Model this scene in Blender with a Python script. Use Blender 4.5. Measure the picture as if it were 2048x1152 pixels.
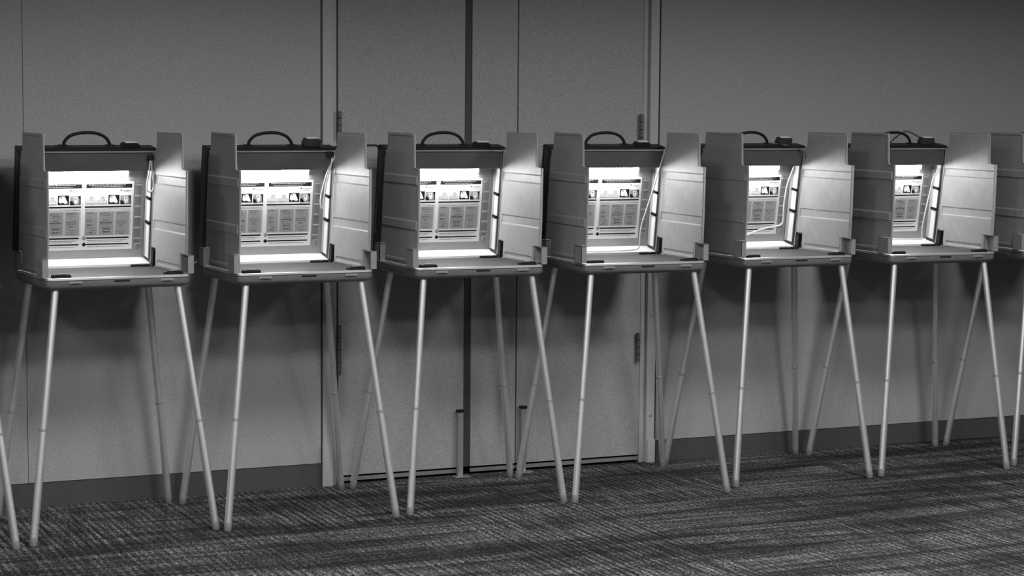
import bpy, bmesh, math, random
from mathutils import Vector, Matrix
random.seed(4)
for o in list(bpy.data.objects): bpy.data.objects.remove(o)
scene = bpy.context.scene
COL = scene.collection

# ------------------------------------------------------------------ camera
F_PX, YAW, PITCH, ROLL, CAM_H, CAM_D = 4120.85, 0.4206, -0.0925, 0.0075, 1.5281, 7.6019
fw = Vector((math.sin(YAW)*math.cos(PITCH), math.cos(YAW)*math.cos(PITCH), math.sin(PITCH)))
r_ = Vector((math.cos(YAW), -math.sin(YAW), 0)); u_ = r_.cross(fw)
rr = math.cos(ROLL)*r_ + math.sin(ROLL)*u_
uu = -math.sin(ROLL)*r_ + math.cos(ROLL)*u_
cd = bpy.data.cameras.new('camera'); cam = bpy.data.objects.new('camera', cd); COL.objects.link(cam)
cd.sensor_width = 36.0; cd.lens = F_PX/2048*36.0; cd.clip_end = 100
M = Matrix.Identity(4)
for i in range(3):
    M[i][0] = rr[i]; M[i][1] = uu[i]; M[i][2] = -fw[i]
M[0][3], M[1][3], M[2][3] = 0, -CAM_D, CAM_H
cam.matrix_world = M
scene.camera = cam

# ------------------------------------------------------------------ world, room lamps, exposure
w = bpy.data.worlds.new('world'); scene.world = w; w.use_nodes = True
w.node_tree.nodes['Background'].inputs[0].default_value = (1, 1, 1, 1)
w.node_tree.nodes['Background'].inputs[1].default_value = 0.03
for lx, kx in ((-0.3, .9), (2.1, 1.0), (4.5, 1.0), (6.9, .45)):
    for ly, k in ((-2.2, .72), (-3.4, 1.0), (-4.9, .85)):
        ld = bpy.data.lights.new('ceiling_lamp', 'AREA'); ld.shape = 'RECTANGLE'
        ld.size = 0.55; ld.size_y = 0.45; ld.energy = 37*k*kx; ld.spread = math.radians(167)
        lo = bpy.data.objects.new('ceiling_lamp', ld); COL.objects.link(lo)
        lo.location = (lx, ly, 2.45)
scene.view_settings.view_transform = 'Standard'
scene.view_settings.look = 'None'
scene.view_settings.exposure = 0.0
scene.view_settings.gamma = 1.0
scene.view_settings.use_curve_mapping = False

# ------------------------------------------------------------------ materials (black-and-white place)
def mat(name, v, rough=0.6, metal=0.0, spec=0.5, noise=None, bump=None, emit=0.0, coat=0.0):
    m = bpy.data.materials.new(name); m.use_nodes = True
    nt = m.node_tree; b = nt.nodes['Principled BSDF']
    b.inputs['Base Color'].default_value = (v, v, v, 1)
    b.inputs['Roughness'].default_value = rough
    b.inputs['Metallic'].default_value = metal
    b.inputs['Specular IOR Level'].default_value = spec
    if emit:
        b.inputs['Emission Color'].default_value = (1, 1, 1, 1)
        b.inputs['Emission Strength'].default_value = emit
    if noise or bump:
        tc = nt.nodes.new('ShaderNodeTexCoord')
    if noise:
        sc, amt, det = noise
        n = nt.nodes.new('ShaderNodeTexNoise'); n.inputs['Scale'].default_value = sc
        n.inputs['Detail'].default_value = det; n.inputs['Roughness'].default_value = 0.6
        nt.links.new(tc.outputs['Object'], n.inputs['Vector'])
        mr = nt.nodes.new('ShaderNodeMapRange')
        mr.inputs['From Min'].default_value = 0.25; mr.inputs['From Max'].default_value = 0.75
        mr.inputs['To Min'].default_value = v*(1-amt); mr.inputs['To Max'].default_value = v*(1+amt)
        nt.links.new(n.outputs['Fac'], mr.inputs['Value'])
        nt.links.new(mr.outputs['Result'], b.inputs['Base Color'])
    if bump:
        sc, st = bump
        n2 = nt.nodes.new('ShaderNodeTexNoise'); n2.inputs['Scale'].default_value = sc
        n2.inputs['Detail'].default_value = 3
        nt.links.new(tc.outputs['Object'], n2.inputs['Vector'])
        bp = nt.nodes.new('ShaderNodeBump'); bp.inputs['Strength'].default_value = st
        bp.inputs['Distance'].default_value = 0.002
        nt.links.new(n2.outputs['Fac'], bp.inputs['Height'])
        nt.links.new(bp.outputs['Normal'], b.inputs['Normal'])
    return m

MT = {
 'wall': mat('vinyl_wall', 0.36, 0.55, noise=(210, 0.30, 2), bump=(260, 0.25)),
 'wallback': mat('wall_core', 0.03, 0.9),
 'door': mat('door_laminate', 0.34, 0.5, noise=(200, 0.30, 2), bump=(240, 0.2)),
 'jamb': mat('painted_frame', 0.43, 0.42, noise=(60, 0.05, 3)),
 'base': mat('rubber_base', 0.07, 0.5, noise=(160, 0.15, 3)),
 'gap': mat('dark_gap', 0.012, 0.9),
 'gapshade': mat('gap_shade_dark', 0.05, 0.6),  # dark tone painted for the shade in the door gap
 'steel': mat('brushed_steel', 0.42, 0.4, 0.6, noise=(120, 0.1, 3)),
 'hinge': mat('dull_hinge', 0.13, 0.5, 0.3), 'rack': mat('rack_grey', 0.16, .5),
 'leg': mat('aluminium_tube', 0.88, 0.40, 0.86, noise=(90, 0.06, 3)),
 'cap': mat('leg_cap', 0.20, 0.6),
 'wing': mat('grey_wing_plastic', 0.33, 0.5, spec=0.35, noise=(35, 0.10, 5), bump=(420, 0.12)),
 'ear': mat('grey_moulded_plastic', 0.25, 0.5, spec=0.35, noise=(50, 0.08, 3)),
 'shell': mat('charcoal_shell', 0.03, 0.5, spec=0.3, noise=(80, 0.2, 3)),
 'trayshell': mat('tray_shell', 0.15, 0.45, noise=(70, 0.15, 3)),
 'rim': mat('aluminium_rim', 0.42, 0.35, 0.5),
 'desk': mat('desk_surface', 0.06, 0.55, noise=(120, 0.12, 4)),
 'hood': mat('lamp_hood', 0.075, 0.55, noise=(140, 0.2, 3)),
 'panel': mat('lid_lining', 0.28, 0.45, noise=(40, 0.06, 3)),
 'ledge': mat('white_ledge', 0.82, 0.4),
 'white': mat('white_plastic', 0.75, 0.4),
 'sideplate': mat('side_plate', 0.33, 0.5),
 'black': mat('black_plastic', 0.012, 0.5, spec=0.25),
 'handle': mat('black_handle', 0.012, 0.5, spec=0.2),
 'tube': mat('fluorescent_tube', 0.9, 0.4, emit=80.0),
 'paper': mat('poster_paper', 0.74, 1.0, spec=0.0),
 'ink': mat('print_black', 0.015, 1.0, spec=0.0),
 'inkgrey': mat('print_grey', 0.30, 1.0, spec=0.0, noise=(260, 0.15, 3)),
 'inkmid': mat('print_midgrey', 0.14, 1.0, spec=0.0),
 'inklight': mat('print_light', 0.5, 1.0, spec=0.0),
 'cordw': mat('white_cord', 0.65, 0.4),
 'cordg': mat('grey_cord', 0.09, 0.45),
 'cordb': mat('black_cord', 0.02, 0.45),
}

def carpet():
    m = bpy.data.materials.new('streaked_carpet'); m.use_nodes = True
    nt = m.node_tree; b = nt.nodes['Principled BSDF']; L = nt.links
    b.inputs['Roughness'].default_value = 0.95; b.inputs['Specular IOR Level'].default_value = 0.15
    tc = nt.nodes.new('ShaderNodeTexCoord')
    def nz(scale, xyz, detail=2, off=(0, 0, 0), dist=0.0):
        mp = nt.nodes.new('ShaderNodeMapping'); mp.inputs['Scale'].default_value = xyz; mp.inputs['Location'].default_value = off
        n = nt.nodes.new('ShaderNodeTexNoise'); n.inputs['Scale'].default_value = scale; n.inputs['Detail'].default_value = detail
        n.inputs['Distortion'].default_value = dist
        L.new(tc.outputs['Object'], mp.inputs['Vector']); L.new(mp.outputs['Vector'], n.inputs['Vector']); return n.outputs['Fac']
    def rng(x, a, c, d, e):
        r = nt.nodes.new('ShaderNodeMapRange'); r.inputs['From Min'].default_value = a; r.inputs['From Max'].default_value = c
        r.inputs['To Min'].default_value = d; r.inputs['To Max'].default_value = e; L.new(x, r.inputs['Value']); return r.outputs['Result']
    def mth(op, x, y):
        q = nt.nodes.new('ShaderNodeMath'); q.operation = op
        for i, v in enumerate((x, y)):
            if isinstance(v, (int, float)): q.inputs[i].default_value = v
            else: L.new(v, q.inputs[i])
        return q.outputs[0]
    def soft2(x, k): return mth('ADD', mth('MULTIPLY', mth('SUBTRACT', x, 1.0), k), 1.0)
    hatch = rng(nz(1, (52, 3.6, 1), 2, (0, 0, 0), .2), .36, .64, .05, 1.95)       # yarn lines running out from the wall
    wv = nt.nodes.new('ShaderNodeTexWave'); wv.bands_direction = 'X'; wv.inputs['Scale'].default_value = 11.5
    wv.inputs['Distortion'].default_value = 2.2; wv.inputs['Detail'].default_value = 2; wv.inputs['Detail Scale'].default_value = 1.2
    L.new(tc.outputs['Object'], wv.inputs['Vector'])
    hatch = mth('MULTIPLY', soft2(hatch, .75), rng(wv.outputs['Fac'], 0, .7, .35, 1.3))
    streak = rng(nz(1, (2.0, 34, 1), 3, (3, 1, 0), .35), .36, .64, .25, 1.75)  # streaks along the wall
    sp = nt.nodes.new('ShaderNodeVectorMath'); sp.operation = 'SNAP'; sp.inputs[1].default_value = (.61, .61, 10)
    sh = nt.nodes.new('ShaderNodeVectorMath'); sh.operation = 'ADD'; sh.inputs[1].default_value = (.23, .17, 0)
    L.new(tc.outputs['Object'], sh.inputs[0]); L.new(sh.outputs[0], sp.inputs[0])
    wn = nt.nodes.new('ShaderNodeTexWhiteNoise'); wn.noise_dimensions = '2D'; L.new(sp.outputs[0], wn.inputs['Vector'])
    kx = rng(wn.outputs['Value'], 0, 1, .35, .95)                           # each carpet tile leans to one weave
    def soften(x, k):                                                       # 1 + k*(x-1)
        return mth('ADD', mth('MULTIPLY', mth('SUBTRACT', x, 1.0), k), 1.0)
    hs = mth('MULTIPLY', soften(hatch, kx), soften(streak, mth('SUBTRACT', 1.2, kx)))
    bands = rng(nz(1, (.8, 6, 1), 3, (7, 2, 0), 1.0), .38, .58, .30, 1.15)  # darker woven bands
    fleck = rng(nz(1, (120, 75, 1), 1), .34, .66, .12, 1.85)
    val = mth('MULTIPLY', hs, mth('MULTIPLY', bands, fleck))
    val = mth('MULTIPLY', val, 0.086); val = mth('ADD', val, 0.006)
    L.new(val, b.inputs['Base Color'])
    bp = nt.nodes.new('ShaderNodeBump'); bp.inputs['Strength'].default_value = .7; bp.inputs['Distance'].default_value = .006
    L.new(mth('ADD', hatch, mth('MULTIPLY', fleck, .7)), bp.inputs['Height']); L.new(bp.outputs['Normal'], b.inputs['Normal'])
    return m
MT['carpet'] = carpet()

# ------------------------------------------------------------------ helpers
class MB:
    """collects faces, builds one mesh object"""
    def __init__(s): s.v = []; s.f = []
    def box(s, x0, x1, y0, y1, z0, z1):
        n = len(s.v)
        s.v += [(x, y, z) for z in (z0, z1) for y in (y0, y1) for x in (x0, x1)]
        s.f += [tuple(n+i for i in q) for q in ((0,2,3,1),(4,5,7,6),(0,1,5,4),(2,6,7,3),(0,4,6,2),(1,3,7,5))]
        return s
    def quad(s, pts):
        n = len(s.v); s.v += list(pts); s.f.append(tuple(range(n, n+len(pts)))); return s
    def prism(s, poly, axis, a, b):
        """poly = list of 2D points, extruded along axis (0 x, 1 y, 2 z) from a to b"""
        n = len(s.v); k = len(poly)
        def mk(p, t):
            if axis == 0: return (t, p[0], p[1])
            if axis == 1: return (p[0], t, p[1])
            return (p[0], p[1], t)
        s.v += [mk(p, a) for p in poly] + [mk(p, b) for p in poly]
        s.f.append(tuple(n+i for i in range(k))); s.f.append(tuple(n+k+i for i in reversed(range(k))))
        for i in range(k):
            j = (i+1) % k; s.f.append((n+i, n+k+i, n+k+j, n+j))
        return s
    def tube(s, pts, rad, seg=10, caps=True):
        pts = [Vector(p) for p in pts]; n0 = len(s.v); up = None
        R = rad if isinstance(rad, (list, tuple)) else [rad]*len(pts)
        for i, p in enumerate(pts):
            t = (pts[min(i+1, len(pts)-1)] - pts[max(i-1, 0)])
            if t.length < 1e-9: t = Vector((0, 0, 1))
            t.normalize()
            if up is None:
                up = Vector((0, 1, 0)) if abs(t.y) < .9 else Vector((1, 0, 0))
            a = up - t*up.dot(t); a.normalize(); b = t.cross(a); up = a
            for k in range(seg):
                q = 2*math.pi*k/seg; s.v.append(tuple(p + (a*math.cos(q)+b*math.sin(q))*R[i]))
        for i in range(len(pts)-1):
            for k in range(seg):
                k2 = (k+1) % seg
                s.f.append((n0+i*seg+k, n0+i*seg+k2, n0+(i+1)*seg+k2, n0+(i+1)*seg+k))
        if caps:
            s.f.append(tuple(n0+k for k in reversed(range(seg))))
            s.f.append(tuple(n0+(len(pts)-1)*seg+k for k in range(seg)))
        return s
    def loops(s, loops, cap0=True, cap1=True):
        n0 = len(s.v); k = len(loops[0])
        for lp in loops: s.v += list(lp)
        for i in range(len(loops)-1):
            for j in range(k):
                j2 = (j+1) % k
                s.f.append((n0+i*k+j, n0+i*k+j2, n0+(i+1)*k+j2, n0+(i+1)*k+j))
        if cap0: s.f.append(tuple(n0+j for j in reversed(range(k))))
        if cap1: s.f.append(tuple(n0+(len(loops)-1)*k+j for j in range(k)))
        return s
    def mesh(s, name, m, smooth=False, bevel=0):
        me = bpy.data.meshes.new(name); me.from_pydata(s.v, [], s.f); me.validate()
        bm = bmesh.new(); bm.from_mesh(me)
        bmesh.ops.recalc_face_normals(bm, faces=bm.faces)
        if bevel: bmesh.ops.bevel(bm, geom=list(bm.edges), offset=bevel, segments=1, affect='EDGES')
        if smooth:
            for f in bm.faces: f.smooth = True
            for e in bm.edges:
                if len(e.link_faces) == 2 and e.calc_face_angle() > 0.7: e.smooth = False
        bm.to_mesh(me); bm.free()
        me.materials.append(MT[m]); return me
    def build(s, name, m, parent=None, smooth=False, bevel=0):
        return link(name, s.mesh(name, m, smooth, bevel), parent)

def link(name, me, parent=None):
    o = bpy.data.objects.new(name, me); COL.objects.link(o)
    if parent is not None: o.parent = parent
    return o
def empty(name, loc=(0, 0, 0), rz=0.0):
    o = bpy.data.objects.new(name, None); COL.objects.link(o); o.empty_display_size = .1
    o.location = loc; o.rotation_euler = (0, 0, rz); return o
def tag(o, label=None, cat=None, group=None, kind=None):
    if label: o['label'] = label
    if cat: o['category'] = cat
    if group: o['group'] = group
    if kind: o['kind'] = kind
    return o
def rrect(x0, x1, y0, y1, r, z, n=4):
    out = []
    for cx, cy, a0 in ((x1-r, y1-r, 0), (x0+r, y1-r, 90), (x0+r, y0+r, 180), (x1-r, y0+r, 270)):
        for i in range(n+1):
            a = math.radians(a0+90*i/n); out.append((cx+r*math.cos(a), cy+r*math.sin(a), z))
    return out
def smooth_path(pts, n=6):
    """Catmull-Rom through pts"""
    P = [Vector(p) for p in pts]; P = [P[0]*2-P[1]] + P + [P[-1]*2-P[-2]]; out = []
    for i in range(1, len(P)-2):
        for k in range(n):
            t = k/n; a, b, c, d = P[i-1], P[i], P[i+1], P[i+2]
            out.append(.5*((2*b)+(c-a)*t+(2*a-5*b+4*c-d)*t*t+(3*b-a-3*c+d)*t**3))
    out.append(P[-2]); return out

# ------------------------------------------------------------------ the setting
XL, XR, ZT = -1.6, 9.0, 2.75
fl = MB().box(XL, XR, -9.0, 0.2, -0.05, 0.0).build('floor', 'carpet'); tag(fl, 'dark streaked woven carpet', None, kind='structure')

DX0, DX1 = 2.584, 4.056       # door opening with its frame
wl = MB().box(XL, DX0, 0.0, 0.10, 0, ZT).box(DX1, XR, 0.0, 0.10, 0, ZT).build('wall_back', 'wallback')
tag(wl, 'grey vinyl panelled wall behind the booths', None, kind='structure')
PB = 0.092                    # lower edge of the wall panels
for x0, x1 in ((XL, .30), (.304, 1.442), (1.444, 2.5805), (4.064, 5.1497), (5.1503, 6.26), (6.262, 7.4), (7.402, XR)):
    MB().box(x0, x1, -0.010, 0.0, PB, ZT).build('wall_panel', 'wall', wl)
bb = MB().box(XL, DX0, -0.006, 0.0, 0, PB-.001).build('baseboard_left', 'base'); tag(bb, 'dark rubber baseboard left of the doors', kind='structure')
bb = MB().box(DX1, XR, -0.006, 0.0, 0, PB-.001).build('baseboard_right', 'base'); tag(bb, 'dark rubber baseboard right of the doors', kind='structure')

# frame of the double door: outer face, stop strip and a plinth block at each foot
def jamb(n, x0, x1, side):
    """side=+1: the door is to the right of this jamb"""
    t = MB().box(x0, x1, -0.018, 0.10, 0.0, ZT).build('trim_%d' % n, 'jamb', bevel=.0015)
    tag(t, 'painted metal door frame post %s of the double door' % ('left' if side > 0 else 'right'), kind='structure')
    if side > 0: MB().box(x1, x1+.020, 0.004, 0.10, 0, ZT).build('door_stop', 'jamb', t); MB().box(x0-.004, x1-.004, -0.026, -.0182, 0, .165).build('plinth_block', 'jamb', t, bevel=.001)
    else: MB().box(x0-.022, x0, 0.004, 0.10, 0, ZT).build('door_stop', 'jamb', t); MB().box(x0+.004, x1+.002, -0.024, -.0182, 0, .10).build('plinth_block', 'jamb', t, bevel=.001)
    for z in ((1.87, .62, .2) if side < 0 else (1.84,)):
        MB().tube([((x0+x1)/2, -.0182, z), ((x0+x1)/2, -.021, z)], .006, 10).build('screw', 'steel', t, True)
    return t
jamb(1, 2.587, 2.630, 1)
jamb(2, 4.014, 4.053, -1)

def hinge(parent, x, z0, z1):
    h = MB().tube([(x, -.012, z0), (x, -.012, z1)], .0085, 12).build('hinge', 'hinge', parent, True)
    for k in range(1, 4):
        z = z0+(z1-z0)*k/4
        MB().tube([(x, -.012, z-.0015), (x, -.012, z+.0015)], .0091, 12).build('knuckle_joint', 'gap', h, True)
def bolt(parent, x, side, y=-.004):
    b = MB().box(x-.0115, x+.0115, y-.022, y-.0002, .004, .262).build('floor_bolt', 'steel', parent, bevel=.002)
    MB().box(x-.013, x+.013, y-.024, y, .2622, .272).build('bolt_cap', 'black', b)
    MB().box(x-.034, x+.034, -.056, -.012, .0005, .0045).build('strike_plate', 'steel', b, bevel=.001)
    return b
dz = .034
d1 = MB().box(2.6575, 3.190, 0.004, .044, dz, ZT).build('door_1', 'door'); tag(d1, 'wide grey laminate door leaf hinged on the left frame', kind='structure')
hinge(d1, 2.657, 1.36, 1.468); hinge(d1, 2.655, .44, .633); bolt(d1, 3.168, 1)
MB().box(2.6575, 3.190, 0.003, .012, .012, .026).build('door_sweep', 'cap', d1)
d2 = MB().box(3.4255, 3.990, 0.004, .044, dz, ZT).build('door_2', 'door'); tag(d2, 'grey laminate door leaf hinged on the right frame', kind='structure')
hinge(d2, 3.977, 1.333, 1.461); hinge(d2, 3.975, .431, .551); bolt(d2, 3.447, -1)
MB().box(3.4255, 3.990, 0.003, .012, .012, .026).build('door_sweep', 'cap', d2)
d3 = MB().box(3.222, 3.4195, 0.004, .044, dz, ZT).build('door_3', 'door'); tag(d3, 'narrow grey door strip between the two leaves', kind='structure')
MB().box(3.1925, 3.2215, 0.009, .040, dz, ZT).build('gap_shade_strip', 'gapshade', d3)  # dark strip filling the gap, its colour stands in for the shadow there
MB().box(3.222, 3.4195, 0.003, .012, .012, .026).build('door_sweep', 'cap', d3)
MB().box(DX0, DX1, 0.10, 0.12, 0, ZT).build('wall_recess', 'gap', wl)

# ------------------------------------------------------------------ voting booths
TH = 0.90
A_LID = 0.15247
LID_Y, LID_Z = 0.425, 0.902
HW = 0.245
W_P = 0.0765       # depth of the lining inside the lid

def arc(cx, cz, r, a0, a1, n, y):
    return [(cx+r*math.cos(math.radians(a0+(a1-a0)*i/n)), y, cz+r*math.sin(math.radians(a0+(a1-a0)*i/n))) for i in range(n+1)]

ME = {}
def make_meshes():
    # ---- tray
    x0, x1, y0, y1 = -.256, .256, -.002, .428
    s = MB()
    lp = [rrect(x0+.030, x1-.030, y0+.030, y1-.030, .015, .858), rrect(x0+.014, x1-.014, y0+.014, y1-.014, .02, .860), rrect(x0+.004, x1-.004, y0+.004, y1-.004, .022, .868),
          rrect(x0, x1, y0, y1, .022, .874), rrect(x0, x1, y0, y1, .022, .8905), rrect(x0+.004, x1-.004, y0+.004, y1-.004, .02, .8915)]
    ME['tray'] = s.loops(lp).mesh('tray', 'trayshell', True)
    s = MB()
    lp = [rrect(x0+.001, x1-.001, y0+.001, y1-.001, .022, .892), rrect(x0-.001, x1+.001, y0-.001, y1+.001, .022, .894), rrect(x0, x1, y0, y1, .022, .9005), rrect(x0+.004, x1-.004, y0+.004, y1-.004, .02, .902),
          rrect(x0+.009, x1-.009, y0+.009, y1-.009, .018, .901), rrect(x0+.010, x1-.010, y0+.010, y1-.010, .018, .893)]
    ME['rim'] = s.loops(lp, False, False).mesh('rim', 'rim', True)
    ME['desk'] = MB().loops([rrect(x0+.0105, x1-.0105, y0+.0105, y1-.0105, .017, .892), rrect(x0+.0105, x1-.0105, y0+.0105, y1-.0105, .017, .8985)]).mesh('writing_surface', 'desk')
    # ---- front latch: plate + hasp
    ME['latch'] = MB().box(-.024, .024, -.0065, -.0025, .880, .8905).mesh('latch', 'rim', bevel=.0015)
    ME['hasp'] = MB().box(-.016, .016, -.0105, -.0068, .8825, .887).mesh('hasp', 'steel', bevel=.001)
    ME['slot'] = MB().box(-.028, .028, -.0040, -.0020, .8835, .8895).mesh('carry_slot', 'black', bevel=.001)
    ME['pad'] = MB().loops([rrect(-.032, .032, -.018, .018, .006, .8988), rrect(-.032, .032, -.018, .018, .006, .908), rrect(-.027, .027, -.014, .014, .005, .911)]).mesh('corner_clip', 'black')
    ME['padring'] = MB().tube([(.013*math.cos(t*math.pi/8), .008*math.sin(t*math.pi/8), .912) for t in range(17)], .0016, 6, False).mesh('clip_ring', 'steel', True)
    # ---- lid in its own frame: x, depth (y, 0 at the rim), height (z)
    H = .428
    s = MB()
    t = .004
    s.box(-HW, HW, W_P+.0015, W_P+.0145, .006, H)                       # back
    s.box(-HW, -HW+t, 0.002, W_P+.0015, 0.004, H).box(HW-t, HW, 0.002, W_P+.0015, 0.004, H)
    s.box(-HW+t, HW-t, 0.002, W_P+.0015, H-t, H).box(-HW+t, HW-t, 0.002, W_P+.0015, -.006, -.002)
    ME['shell'] = s.mesh('shell', 'shell')
    # rounded outer shoulder of the shell (case corner profile) left and right
    ME['side_shell'] = []
    for sg in (-1, 1):
        s = MB()
        prof = [(sg*(HW), .0), (sg*(HW+.0035), .006), (sg*(HW+.0035), .060), (sg*(HW-.002), .082), (sg*(HW-.012), .0935), (sg*(HW-.012), .0912), (sg*HW, .080)]
        s.prism([(p[0], p[1]) for p in prof], 2, .020, H-.008)
        ME['side_shell'].append(s.mesh('side_shell', 'shell', True))
    ME['toprail'] = MB().prism([(.0, H-.001), (.0, H+.004), (.006, H+.0075), (.070, H+.0075), (.090, H), (.090, H-.001)], 0, -HW-.002, HW+.004).mesh('top_rail', 'black', bevel=.001)
    ME['trimline'] = MB().box(-HW, HW, -.0015, .002, H-.0075, H-.0025).mesh('rim_strip', 'rim')
    ME['lining'] = MB().box(-HW+t, HW-t, W_P, W_P+.0014, .0, H-t).mesh('lining', 'panel')
    ME['hood'] = MB().prism([(.006, H-t-.004), (.006, .354), (.009, .350), (.0145, .350), (.0145, .354), (.011, .358), (.011, H-t-.004)], 0, -HW+t+.001, HW-t-.004).mesh('lamp_hood', 'hood')
    ME['lamptube'] = MB().tube([(-.222, .062, .335), (.163, .062, .335)], .0105, 14).mesh('lamp_tube', 'tube', True)
    ME['lampend'] = [MB().box(a, a+.011, .0510, .0755, .322, H-t-.001).mesh('lamp_socket', 'sideplate', bevel=.001) for a in (-.2335, .1635)]
    ME['ledge'] = MB().prism([(.002, -.0015), (.002, .0055), (.006, .0075), (.066, .0085), (.0755, .013), (.0755, -.0015)], 0, -HW+t+.0005, HW-t-.0005).mesh('bottom_ledge', 'ledge')
    ME['lip'] = MB().prism([(-.006, -.0045), (-.006, .0005), (-.001, .0022), (.0015, .0022), (.0015, -.0045)], 0, -HW+.004, HW-.05).mesh('hinge_lip', 'rim')
    ME['sideplate'] = MB().box(HW-t-.0035, HW-t-.0002, .050, .0755, .020, .345).mesh('side_plate', 'sideplate')
    segs = [(.022, .148), (.159, .239), (.250, .348)]
    ME['strip'] = [MB().box(HW-t-.005, HW-t-.0002, .016, .0490, a, b).mesh('reflector_strip', 'white', bevel=.0012) for a, b in segs]
    ME['clipdark'] = MB().box(HW-t-.010, HW-t-.0002, .014, .051, -.005, .005).mesh('strip_clip', 'black', bevel=.001)
    ME['railR'] = MB().box(HW-.0045, HW+.002, -.004, .0018, .008, H-.004).mesh('rim_rail', 'rim', bevel=.001)
    ME['railseal'] = MB().box(HW+.0022, HW+.0065, -.010, .0, .016, H-.02).mesh('rim_seal', 'black')
    ME['corner'] = MB().box(.165, .236, -.020, -.0065, -.004, .006).mesh('hinge_clip', 'black', bevel=.0015)
    ME['corner_screw'] = MB().tube([(.207, -.013, .0062), (.207, -.013, .0082)], .007, 10).mesh('clip_screw', 'rim', True)
    ME['corner_up'] = MB().box(HW-.004, HW+.006, -.030, -.0042, -.002, .062).mesh('hinge_post', 'black', bevel=.0015)
    # rack of moulded openings to the right of the poster
    ME['rack'] = MB().box(.199, .222, W_P-.0022, W_P-.0002, .070, .292).mesh('slot_rack', 'rack')
    ME['slat'] = MB().box(.198, .2225, W_P-.0052, W_P-.0024, -.0035, .0035).mesh('rack_slat', 'panel', bevel=.001)
    ME['ringc'] = MB().tube([(.213+.010*math.cos(k*math.pi/9), W_P-.004, .053+.014*math.sin(k*math.pi/9)) for k in range(19)], .0022, 6, False).mesh('cord_ring', 'panel', True)
    # handle on the lid
    zt = H+.0075
    pts = [(-.082, .046, zt+.002), (-.078, .046, zt+.018), (-.060, .046, zt+.037), (-.030, .046, zt+.047), (.004, .046, zt+.050), (.038, .046, zt+.047), (.067, .046, zt+.035), (.084, .046, zt+.016), (.088, .046, zt+.002)]
    ME['handle'] = MB().tube(smooth_path(pts, 4), .0058, 10).mesh('handle', 'handle', True)
    ME['hfoot'] = MB().box(-.016, .016, .034, .058, zt+.0002, zt+.005).mesh('handle_foot', 'black', bevel=.001)
    ME['hbase'] = MB().box(-.110, .128, .028, .064, zt-.0008, zt+.0018).mesh('handle_plate', 'shell')
    ME['plug_low'] = MB().prism([(.126, zt+.0002), (.130, zt+.010), (.138, zt+.0145), (.182, zt+.0145), (.192, zt+.010), (.196, zt+.0002)], 1, .022, .055).mesh('case_latch', 'black', bevel=.001)
    ME['plug_tall'] = MB().prism([(.130, zt+.0002), (.128, zt+.012), (.136, zt+.030), (.186, zt+.030), (.194, zt+.026), (.192, zt+.0002)], 1, .020, .055).mesh('case_latch', 'shell', bevel=.0015)
    ME['plug_top'] = MB().box(.140, .184, .024, .050, -.001, .003).mesh('latch_cap', 'white', bevel=.001)
    ME['sticker'] = MB().box(.205, .213, -.0022, -.0016, H-.0085, H-.0035).box(.215, .222, -.0022, -.0016, H-.0085, H-.0035).box(.224, .232, -.0022, -.0016, H-.0085, H-.0035).mesh('sticker', 'inklight')
    # ---- wings: moulded sheet, rows from the bottom up: z, front y, rear y, band offset outwards
    rows = [(.9035, .073, .366, 0), (.9100, .073, .366, 0), (.9150, .073, .366, .0035), (.9230, .073, .366, .0035), (.9270, .073, .366, 0), (.9690, .070, .362, 0), (.9700, .0075, .411, 0), (1.036, .003, .402, 0), (1.041, .003, .4015, .0045), (1.068, .000, .398, .0045), (1.073, .000, .3975, 0),
            (1.202, -.004, .387, 0), (1.207, -.004, .3868, .0045), (1.233, -.005, .385, .0045), (1.238, -.005, .3845, 0), (1.2610, -.006, .3822, 0), (1.2635, -.004, .3820, 0), (1.2650, .030, .3818, 0), (1.268, .040, .3815, 0), (1.277, .0425, .380, 0), (1.335, .0445, .338, 0), (1.380, .0465, .334, 0), (1.3835, .0467, .3335, .0025), (1.392, .047, .333, .0025)]
    for side in (-1, 1):
        v = []; f = []
        for z, ya, yb, off in rows:
            for k, (y, o) in enumerate(((ya, 0), (ya+.004, .0025), (ya+.010, .0025), (ya+.016, 0), (ya+.020, off), (yb-.020, off), (yb-.014, 0), (yb, 0))):
                if off < 0: o = off
                v.append((side*(.2465+o), y, z))
        k = 8
        for i in range(len(rows)-1):
            for j in range(k-1):
                f.append((i*k+j, i*k+j+1, (i+1)*k+j+1, (i+1)*k+j))
        # thickness
        n = len(v)
        v2 = [(x-side*.0035, y, z) for x, y, z in v]
        f2 = [tuple(reversed([n+q for q in ff])) for ff in f]
        edge = [j for j in range(k)] + [i*k+k-1 for i in range(1, len(rows))] + [(len(rows)-1)*k+j for j in range(k-2, -1, -1)] + [i*k for i in range(len(rows)-2, 0, -1)]
        f3 = [(edge[i], edge[(i+1) % len(edge)], n+edge[(i+1) % len(edge)], n+edge[i]) for i in range(len(edge))]
        m = MB(); m.v = v+v2; m.f = f+f2+f3
        ME['wing', side] = m.mesh('privacy_wing', 'wing')
        def ear(ya, yb, z0, z1):
            s = MB(); a, b = sorted((side*.2472, side*.2690)); o0, o1 = sorted((side*.2665, side*.2690))
            s.box(o0, o1, ya, yb, z0, z1); s.box(a, b, ya, ya+.0025, z0, z1); s.box(a, b, yb-.0025, yb, z0, z1); s.box(a, b, ya, yb, z1-.0025, z1)
            return s.mesh('wing_ear', 'ear')
        ME['earF', side] = ear(.002, .071, .9035, .9675)
        ME['earR', side] = ear(.3635, .418, .9035, .9675)
        # inner edge bead
make_meshes()

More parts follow.
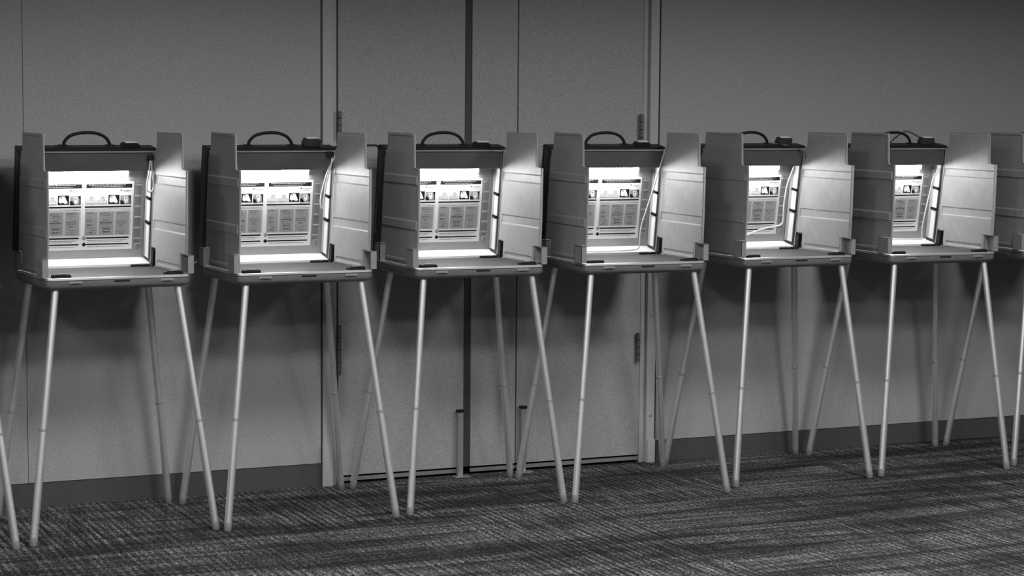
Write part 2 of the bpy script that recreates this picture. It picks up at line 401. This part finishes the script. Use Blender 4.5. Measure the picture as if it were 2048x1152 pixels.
FEET = {
 0: ((-.32, -.068), (.317, -.075), (-.325, .49), (.285, .45)),
 1: ((-.329, -.067), (.317, -.078), (-.322, .475), (.316, .458)),
 2: ((-.319, -.061), (.317, -.074), (-.323, .476), (.332, .527)),
 3: ((-.301, -.061), (.327, -.044), (-.328, .508), (.341, .502)),
 4: ((-.312, -.059), (.332, -.065), (-.328, .479), (.341, .532)),
 5: ((-.312, -.056), (.300, -.088), (-.330, .49), (.325, .51)),
 6: ((-.307, -.050), (.276, -.093), (-.327, .495), (.316, .494)),
 7: ((-.310, -.055), (.310, -.06), (-.327, .49), (.325, .49)),
}
PLACE = {0: (.955, -.615, -.05), 1: (1.654, -.591, .057), 2: (2.321, -.619, .028), 3: (3.0, -.613, -.014), 4: (3.675, -.640, -.044), 5: (4.397, -.582, .010), 6: (5.068, -.615, -.032), 7: (5.73, -.645, -.12)}
LABEL = {
 0: 'voting booth cut off by the left edge, only a leg and corner showing',
 1: 'leftmost fully visible lit voting booth, with short cord loop hanging at its right',
 2: 'second lit voting booth from the left, in front of the left door frame post',
 3: 'lit voting booth without any cord inside, in front of the left door leaf',
 4: 'lit voting booth in front of the right door leaf, straight white cord across its poster',
 5: 'lit voting booth just right of the doors, white cord curving over its poster',
 6: 'rightmost lit voting booth, with grey cord looping above its handle',
 7: 'voting booth cut off by the right edge, only a dark wing and leg showing',
}
PLUG = {0: 'low', 1: 'low', 2: 'tall', 3: 'low', 4: 'low', 5: 'tall', 6: 'tall', 7: 'tall'}
LIDM = {}
def booth(i):
    X, Y, th = PLACE[i]
    r = empty('voting_booth', (X, Y, 0), th)
    tag(r, LABEL[i], 'voting booth', 'suitcase voting booths along the wall')
    tray = link('tray', ME['tray'], r)
    link('rim', ME['rim'], tray); link('writing_surface', ME['desk'], tray)
    for x in (-.156, .168):
        o = link('latch', ME['latch'], tray); o.location.x = x
        o = link('hasp', ME['hasp'], tray); o.location.x = x
    link('carry_slot', ME['slot'], tray).location.x = .008
    for x in (-.190, .208):
        o = link('corner_clip', ME['pad'], tray); o.location = (x, .052, 0)
        o = link('clip_ring', ME['padring'], tray); o.location = (x, .052, 0)
    # legs
    for (fx, fy), (tx, ty) in zip(FEET[i], ((-.216, .030), (.216, .030), (-.216, .380), (.216, .380))):
        a = Vector((tx, ty, .868)); b = Vector((fx, fy, .0)); d = a-b
        p = lambda t: b+d*t
        leg = MB().tube([p(.012), p(.44), p(.4405), p(1)], [.0133, .0133, .0123, .0123], 14).build('leg', 'leg', r, True)
        MB().tube([p(.442), p(.452)], .0139, 14).build('collar', 'rim', leg, True)
        MB().tube([p(0.0005), p(.003), p(.035), p(.036)], [.0123, .0138, .0138, .0133], 14).build('foot_cap', 'cap', leg, True)
    # lid
    lid = link('lid', ME['shell'], r); lid.location = (0, LID_Y, LID_Z); lid.rotation_euler = (A_LID, 0, 0)
    for nm, k in (('top_rail', 'toprail'), ('rim_strip', 'trimline'), ('lining', 'lining'), ('lamp_hood', 'hood'), ('lamp_tube', 'lamptube'), 
                  ('bottom_ledge', 'ledge'), ('hinge_lip', 'lip'), ('side_plate', 'sideplate'), ('rim_rail', 'railR'), ('rim_seal', 'railseal'), ('hinge_clip', 'corner'), ('clip_screw', 'corner_screw'), ('hinge_post', 'corner_up'), ('slot_rack', 'rack'), ('cord_ring', 'ringc'), ('handle', 'handle'), ('handle_plate', 'hbase')):
        link(nm, ME[k], lid)
    for m in ME['lampend']: link('lamp_socket', m, lid)
    for m in ME['side_shell']: link('side_shell', m, lid)
    for m in ME['strip']: link('reflector_strip', m, lid)
    for v in (.1535, .2445):
        link('strip_clip', ME['clipdark'], lid).location.z = v
    for k in range(6):
        link('rack_slat', ME['slat'], lid).location.z = .085+k*.040
    for x in (-.083, .089): link('handle_foot', ME['hfoot'], lid).location.x = x
    tall = PLUG[i] == 'tall'
    pl = link('case_latch', ME['plug_tall' if tall else 'plug_low'], lid)
    pc = link('latch_cap', ME['plug_top'], lid); pc.location.z = .428+.0075+(.0312 if tall else .0157)
    if i in (3, 4): tag(link('sticker', ME['sticker'], lid), kind='stuff')
    for side in (-1, 1):
        wg = link('privacy_wing', ME['wing', side], r)
        link('wing_ear', ME['earF', side], wg); link('wing_ear', ME['earR', side], wg)
    LIDM[i] = Matrix.Translation((X, Y, 0)) @ Matrix.Rotation(th, 4, 'Z') @ Matrix.Translation((0, LID_Y, LID_Z)) @ Matrix.Rotation(A_LID, 4, 'X')
for i in range(8): booth(i)

# ------------------------------------------------------------------ instruction posters taped in the lids
PM = {}
def poster_meshes():
    PW, PH, z0 = .374, .2535, .0
    x0 = -.181
    PM['paper'] = MB().box(x0, x0+PW, -.0006, .0004, 0, PH).mesh('paper', 'paper')
    S = {k: MB() for k in ('ink', 'inkgrey', 'inkmid', 'inklight', 'paper')}
    half = PW/2
    def R(m, h, u0, u1, v0, v1, lift=.0008):
        a = x0+h*half; y = -lift
        S[m].quad([(a+u0*half, y, PH*(1-v1)), (a+u1*half, y, PH*(1-v1)), (a+u1*half, y, PH*(1-v0)), (a+u0*half, y, PH*(1-v0))])
    def P(m, h, pts, lift):
        a = x0+h*half
        S[m].quad([(a+u*half, -lift, PH*(1-v)) for u, v in pts])
    def words(m, h, u0, u1, v0, v1, rnd, lo=.02, hi=.07, gap=.010, lift=.0011):
        u = u0
        while u < u1-.01:
            e = min(u+rnd.uniform(lo, hi), u1); R(m, h, u, e, v0+rnd.uniform(0, .25)*(v1-v0), v1, lift); u = e+gap
    for h in (0, 1):
        rnd = random.Random(11)
        o = .035
        R('ink', h, o+.015, .965, .033, .094)
        words('inkgrey', h, o+.07, .84, .045, .054, rnd, .02, .06, .012, .0011); words('inkgrey', h, o+.12, .78, .071, .080, rnd, .02, .06, .012, .0011)
        # logo: dot and two lines
        P('ink', h, [(.745+.016*math.cos(t), .127+.012*math.sin(t)) for t in (0, .9, 1.8, 2.7, 3.6, 4.5, 5.4)], .0008)
        words('inkmid', h, .775, .945, .126, .136, rnd, .02, .04, .004, .0008); words('inkmid', h, .79, .91, .150, .157, rnd, .02, .05, .005, .0008)
        # four pictures
        for q, (a, b) in enumerate(((o+.0, .235), (.265, .465), (.495, .715), (.735, .945))):
            if q < 2:
                R('inklight', h, a, b, .27, .33)
                R('paper', h, a+.02, b-.02, .283, .318, .0011)
                words('inkmid', h, a+.03, b-.05, .292, .298, rnd, .02, .05, .012, .0014); words('inklight', h, a+.02, b-.03, .306, .311, rnd, .02, .05, .012, .0014)
                R('inkmid', h, a+.09, a+.15, .222, .232); R('inklight', h, a+.07, a+.17, .234, .27)
            elif q == 2:
                R('ink', h, a, b, .195, .33)
                P('paper', h, [(a+.025, .225), (a+.05, .208), (a+.13, .205), (a+.16, .25), (a+.195, .305), (a+.15, .318), (a+.10, .300), (a+.05, .312), (a+.018, .290)], .0011)
                P('inkmid', h, [(a+.045, .222), (a+.07, .212), (a+.085, .228), (a+.06, .24)], .0014)
            else:
                R('inkgrey', h, a, b, .205, .335)
                P('ink', h, [(a, .27), (a+.05, .285), (a+.09, .335), (a, .335)], .0011); P('ink', h, [(b-.05, .205), (b, .205), (b, .335), (b-.025, .335), (b-.022, .26)], .0011)
                P('paper', h, [(a+.06, .225), (a+.14, .220), (a+.155, .30), (a+.10, .325), (a+.075, .275)], .0014)
                P('inkmid', h, [(a+.085, .238), (a+.12, .236), (a+.118, .258), (a+.09, .255)], .0017)
        R('ink', h, o-.005, .955, .358, .380)
        words('inkmid', h, o, .94, .398, .403, rnd, .05, .2, .01, .0008)
        R('inkmid', h, o, .945, .415, .422)
        # block of grey columns with text
        R('inklight', h, o, .955, .432, .792)
        for a, b in ((o+.012, .285), (.315, .615), (.645, .925)):
            R('inkgrey', h, a, b, .440, .785, .0011)
            v = .452
            while v < .765:
                if rnd.random() < .78:
                    words('inkmid' if rnd.random() < .75 else 'ink', h, a+.03+rnd.choice((0, 0, .05)), b-rnd.uniform(.03, .10), v, v+rnd.choice((.007, .009, .012)), rnd, .03, .09, .012, .0014)
                v += rnd.choice((.019, .024, .034))
        R('ink', h, o+.045, .930, .816, .838); R('ink', h, o+.045, .930, .910, .930)
        for vv, mm in ((.827, 'inkmid'), (.920, 'ink')):
            du, dv = .047, .034
            P(mm if h else mm, h, [(o-.002+du*math.cos(t), vv+dv*math.sin(t)) for t in (0, math.pi/2, math.pi, 3*math.pi/2)], .0011)
            if mm == 'inkmid': P('inklight', h, [(o-.002+.5*du*math.cos(t), vv+.5*dv*math.sin(t)) for t in (0, math.pi/2, math.pi, 3*math.pi/2)], .0014)
        words('inkmid', h, o+.06, .88, .856, .868, rnd, .015, .05, .008, .0008); words('inkgrey', h, o+.06, .80, .878, .888, rnd, .015, .05, .008, .0008)
        words('inkmid', h, o+.06, .85, .950, .960, rnd, .015, .05, .008, .0008)
    PM['prints'] = [(n, S[k].mesh(n, k)) for n, k in (('black_print', 'ink'), ('grey_columns', 'inkgrey'), ('text_print', 'inkmid'), ('pale_print', 'inklight'), ('white_lettering', 'paper'))]
poster_meshes()
PLAB = {1: 'instruction poster inside the leftmost fully visible lit voting booth', 2: 'instruction poster inside the lit booth before the left door frame post', 3: 'instruction poster inside the cordless lit booth before the left door leaf',
        4: 'instruction poster crossed by a straight white cord, before the right door leaf', 5: 'instruction poster with a curved white cord over its lower part', 6: 'instruction poster inside the rightmost lit voting booth'}
for i in range(1, 7):
    p = empty('instruction_poster'); p.matrix_world = LIDM[i] @ Matrix.Translation((0, W_P-.0006, .0456))
    tag(p, PLAB[i], 'poster', 'printed instruction posters in the booths')
    link('paper', PM['paper'], p)
    for n, m in PM['prints']: tag(link(n, m, p), kind='stuff')

# ------------------------------------------------------------------ power cords
def cord(i, pts, rad, m, label, w=.012, plug=None, local='lid'):
    """pts in the lid frame of booth i: (x, height) or (x, depth, height)"""
    Mx = LIDM[i]
    P = [Mx @ Vector((p[0], w, p[1]) if len(p) == 2 else p) for p in pts]
    c = empty('power_cord', P[0]); tag(c, label, 'cord', 'lamp cords of the voting booths')
    MB().tube([q-P[0] for q in smooth_path(P, 5)], rad, 8).build('cable', m, c, True)
    if plug:
        for (x, d, z, sx, sy, sz) in plug:
            q = Mx @ Vector((x, d, z)) - P[0]
            MB().box(q.x-sx, q.x+sx, q.y-sy, q.y+sy, q.z-sz, q.z+sz).build('plug', 'black', c, bevel=.002)
    return c
cord(1, [(.224, .395), (.222, .346), (.215, .295), (.224, .275), (.238, .281), (.241, .305), (.234, .345), (.228, .397)], .0028, 'cordw', 'short pale cord loop hanging at the right of the leftmost poster', -.006, [(.226, -.006, .402, .011, .006, .010)])
cord(2, [(.250, .422), (.239, .395), (.219, .353), (.204, .300), (.195, .252), (.196, .222), (.204, .205), (.209, .252), (.217, .312), (.228, .362), (.232, .40)], .0027, 'cordw', 'doubled pale cord hanging beside the poster before the left door frame', -.006, [(.222, -.004, .412, .013, .005, .010)])
cord(4, [(.244, -.008, .424), (.228, -.006, .355), (.210, -.004, .276), (.185, -.002, .179), (.171, 0, .122), (.167, 0, .076), (.168, 0, .034), (.152, 0, .016), (.060, 0, .012), (-.007, 0, .0105), (-.090, 0, .0125), (-.2, 0, .012)], .0030, 'cordw', 'straight white cord slanting down beside the poster before the right door leaf')
cord(5, [(.249, .405), (.229, .371), (.216, .348), (.192, .274), (.186, .222), (.184, .170), (.188, .116), (.178, .096), (.154, .090), (.089, .079), (.026, .058), (-.05, .03)], .0034, 'cordw', 'white cord curving left over the poster right of the doors', .02)
cord(6, [(.252, .415), (.248, .380), (.240, .345), (.207, .286), (.202, .251), (.188, .150), (.180, .079), (.183, .040), (.181, .024), (.170, .022), (.047, .025), (-.06, .024)], .0030, 'cordw', 'white cord running down inside the rightmost lit booth', .02)
def wcord(i, pts, rad, m, label):
    X, Y, th = PLACE[i]; Mx = Matrix.Translation((X, Y, 0)) @ Matrix.Rotation(th, 4, 'Z')
    P = [Mx @ Vector(p) for p in pts]
    c = empty('power_cord', P[0]); tag(c, label, 'cord', 'lamp cords of the voting booths')
    MB().tube([q-P[0] for q in smooth_path(P, 5)], rad, 8).build('cable', m, c, True)
wcord(6, [(-.02, .42, 1.338), (.011, .44, 1.346), (.054, .44, 1.377), (.097, .44, 1.393), (.163, .44, 1.366), (.2, .42, 1.352), (.232, .40, 1.337), (.262, .36, 1.315), (.27, .345, 1.317), (.285, .36, 1.335), (.30, .40, 1.33)], .0036, 'cordg', 'grey cord arching above the lid of the rightmost lit booth')
wcord(5, [(.070, .415, 1.342), (.106, .40, 1.343), (.150, .38, 1.338), (.200, .365, 1.326), (.238, .345, 1.305), (.243, .350, 1.28)], .0032, 'cordg', 'grey cord lying over the lid edge right of the doors')
wcord(2, [(.250, .44, 1.33), (.32, .44, 1.338), (.406, .44, 1.339), (.440, .44, 1.339), (.452, .44, 1.330), (.455, .44, 1.29), (.452, .45, 1.15), (.44, .45, 1.0)], .0042, 'cordb', 'black cord bridging the two booths at the left door leaf')
wcord(1, [(.268, .36, 1.02), (.285, .34, .97), (.318, .33, .935), (.355, .34, .915), (.395, .38, .908), (.425, .42, .915)], .0028, 'cordw', 'thin pale cord hanging between the two leftmost lit booths')
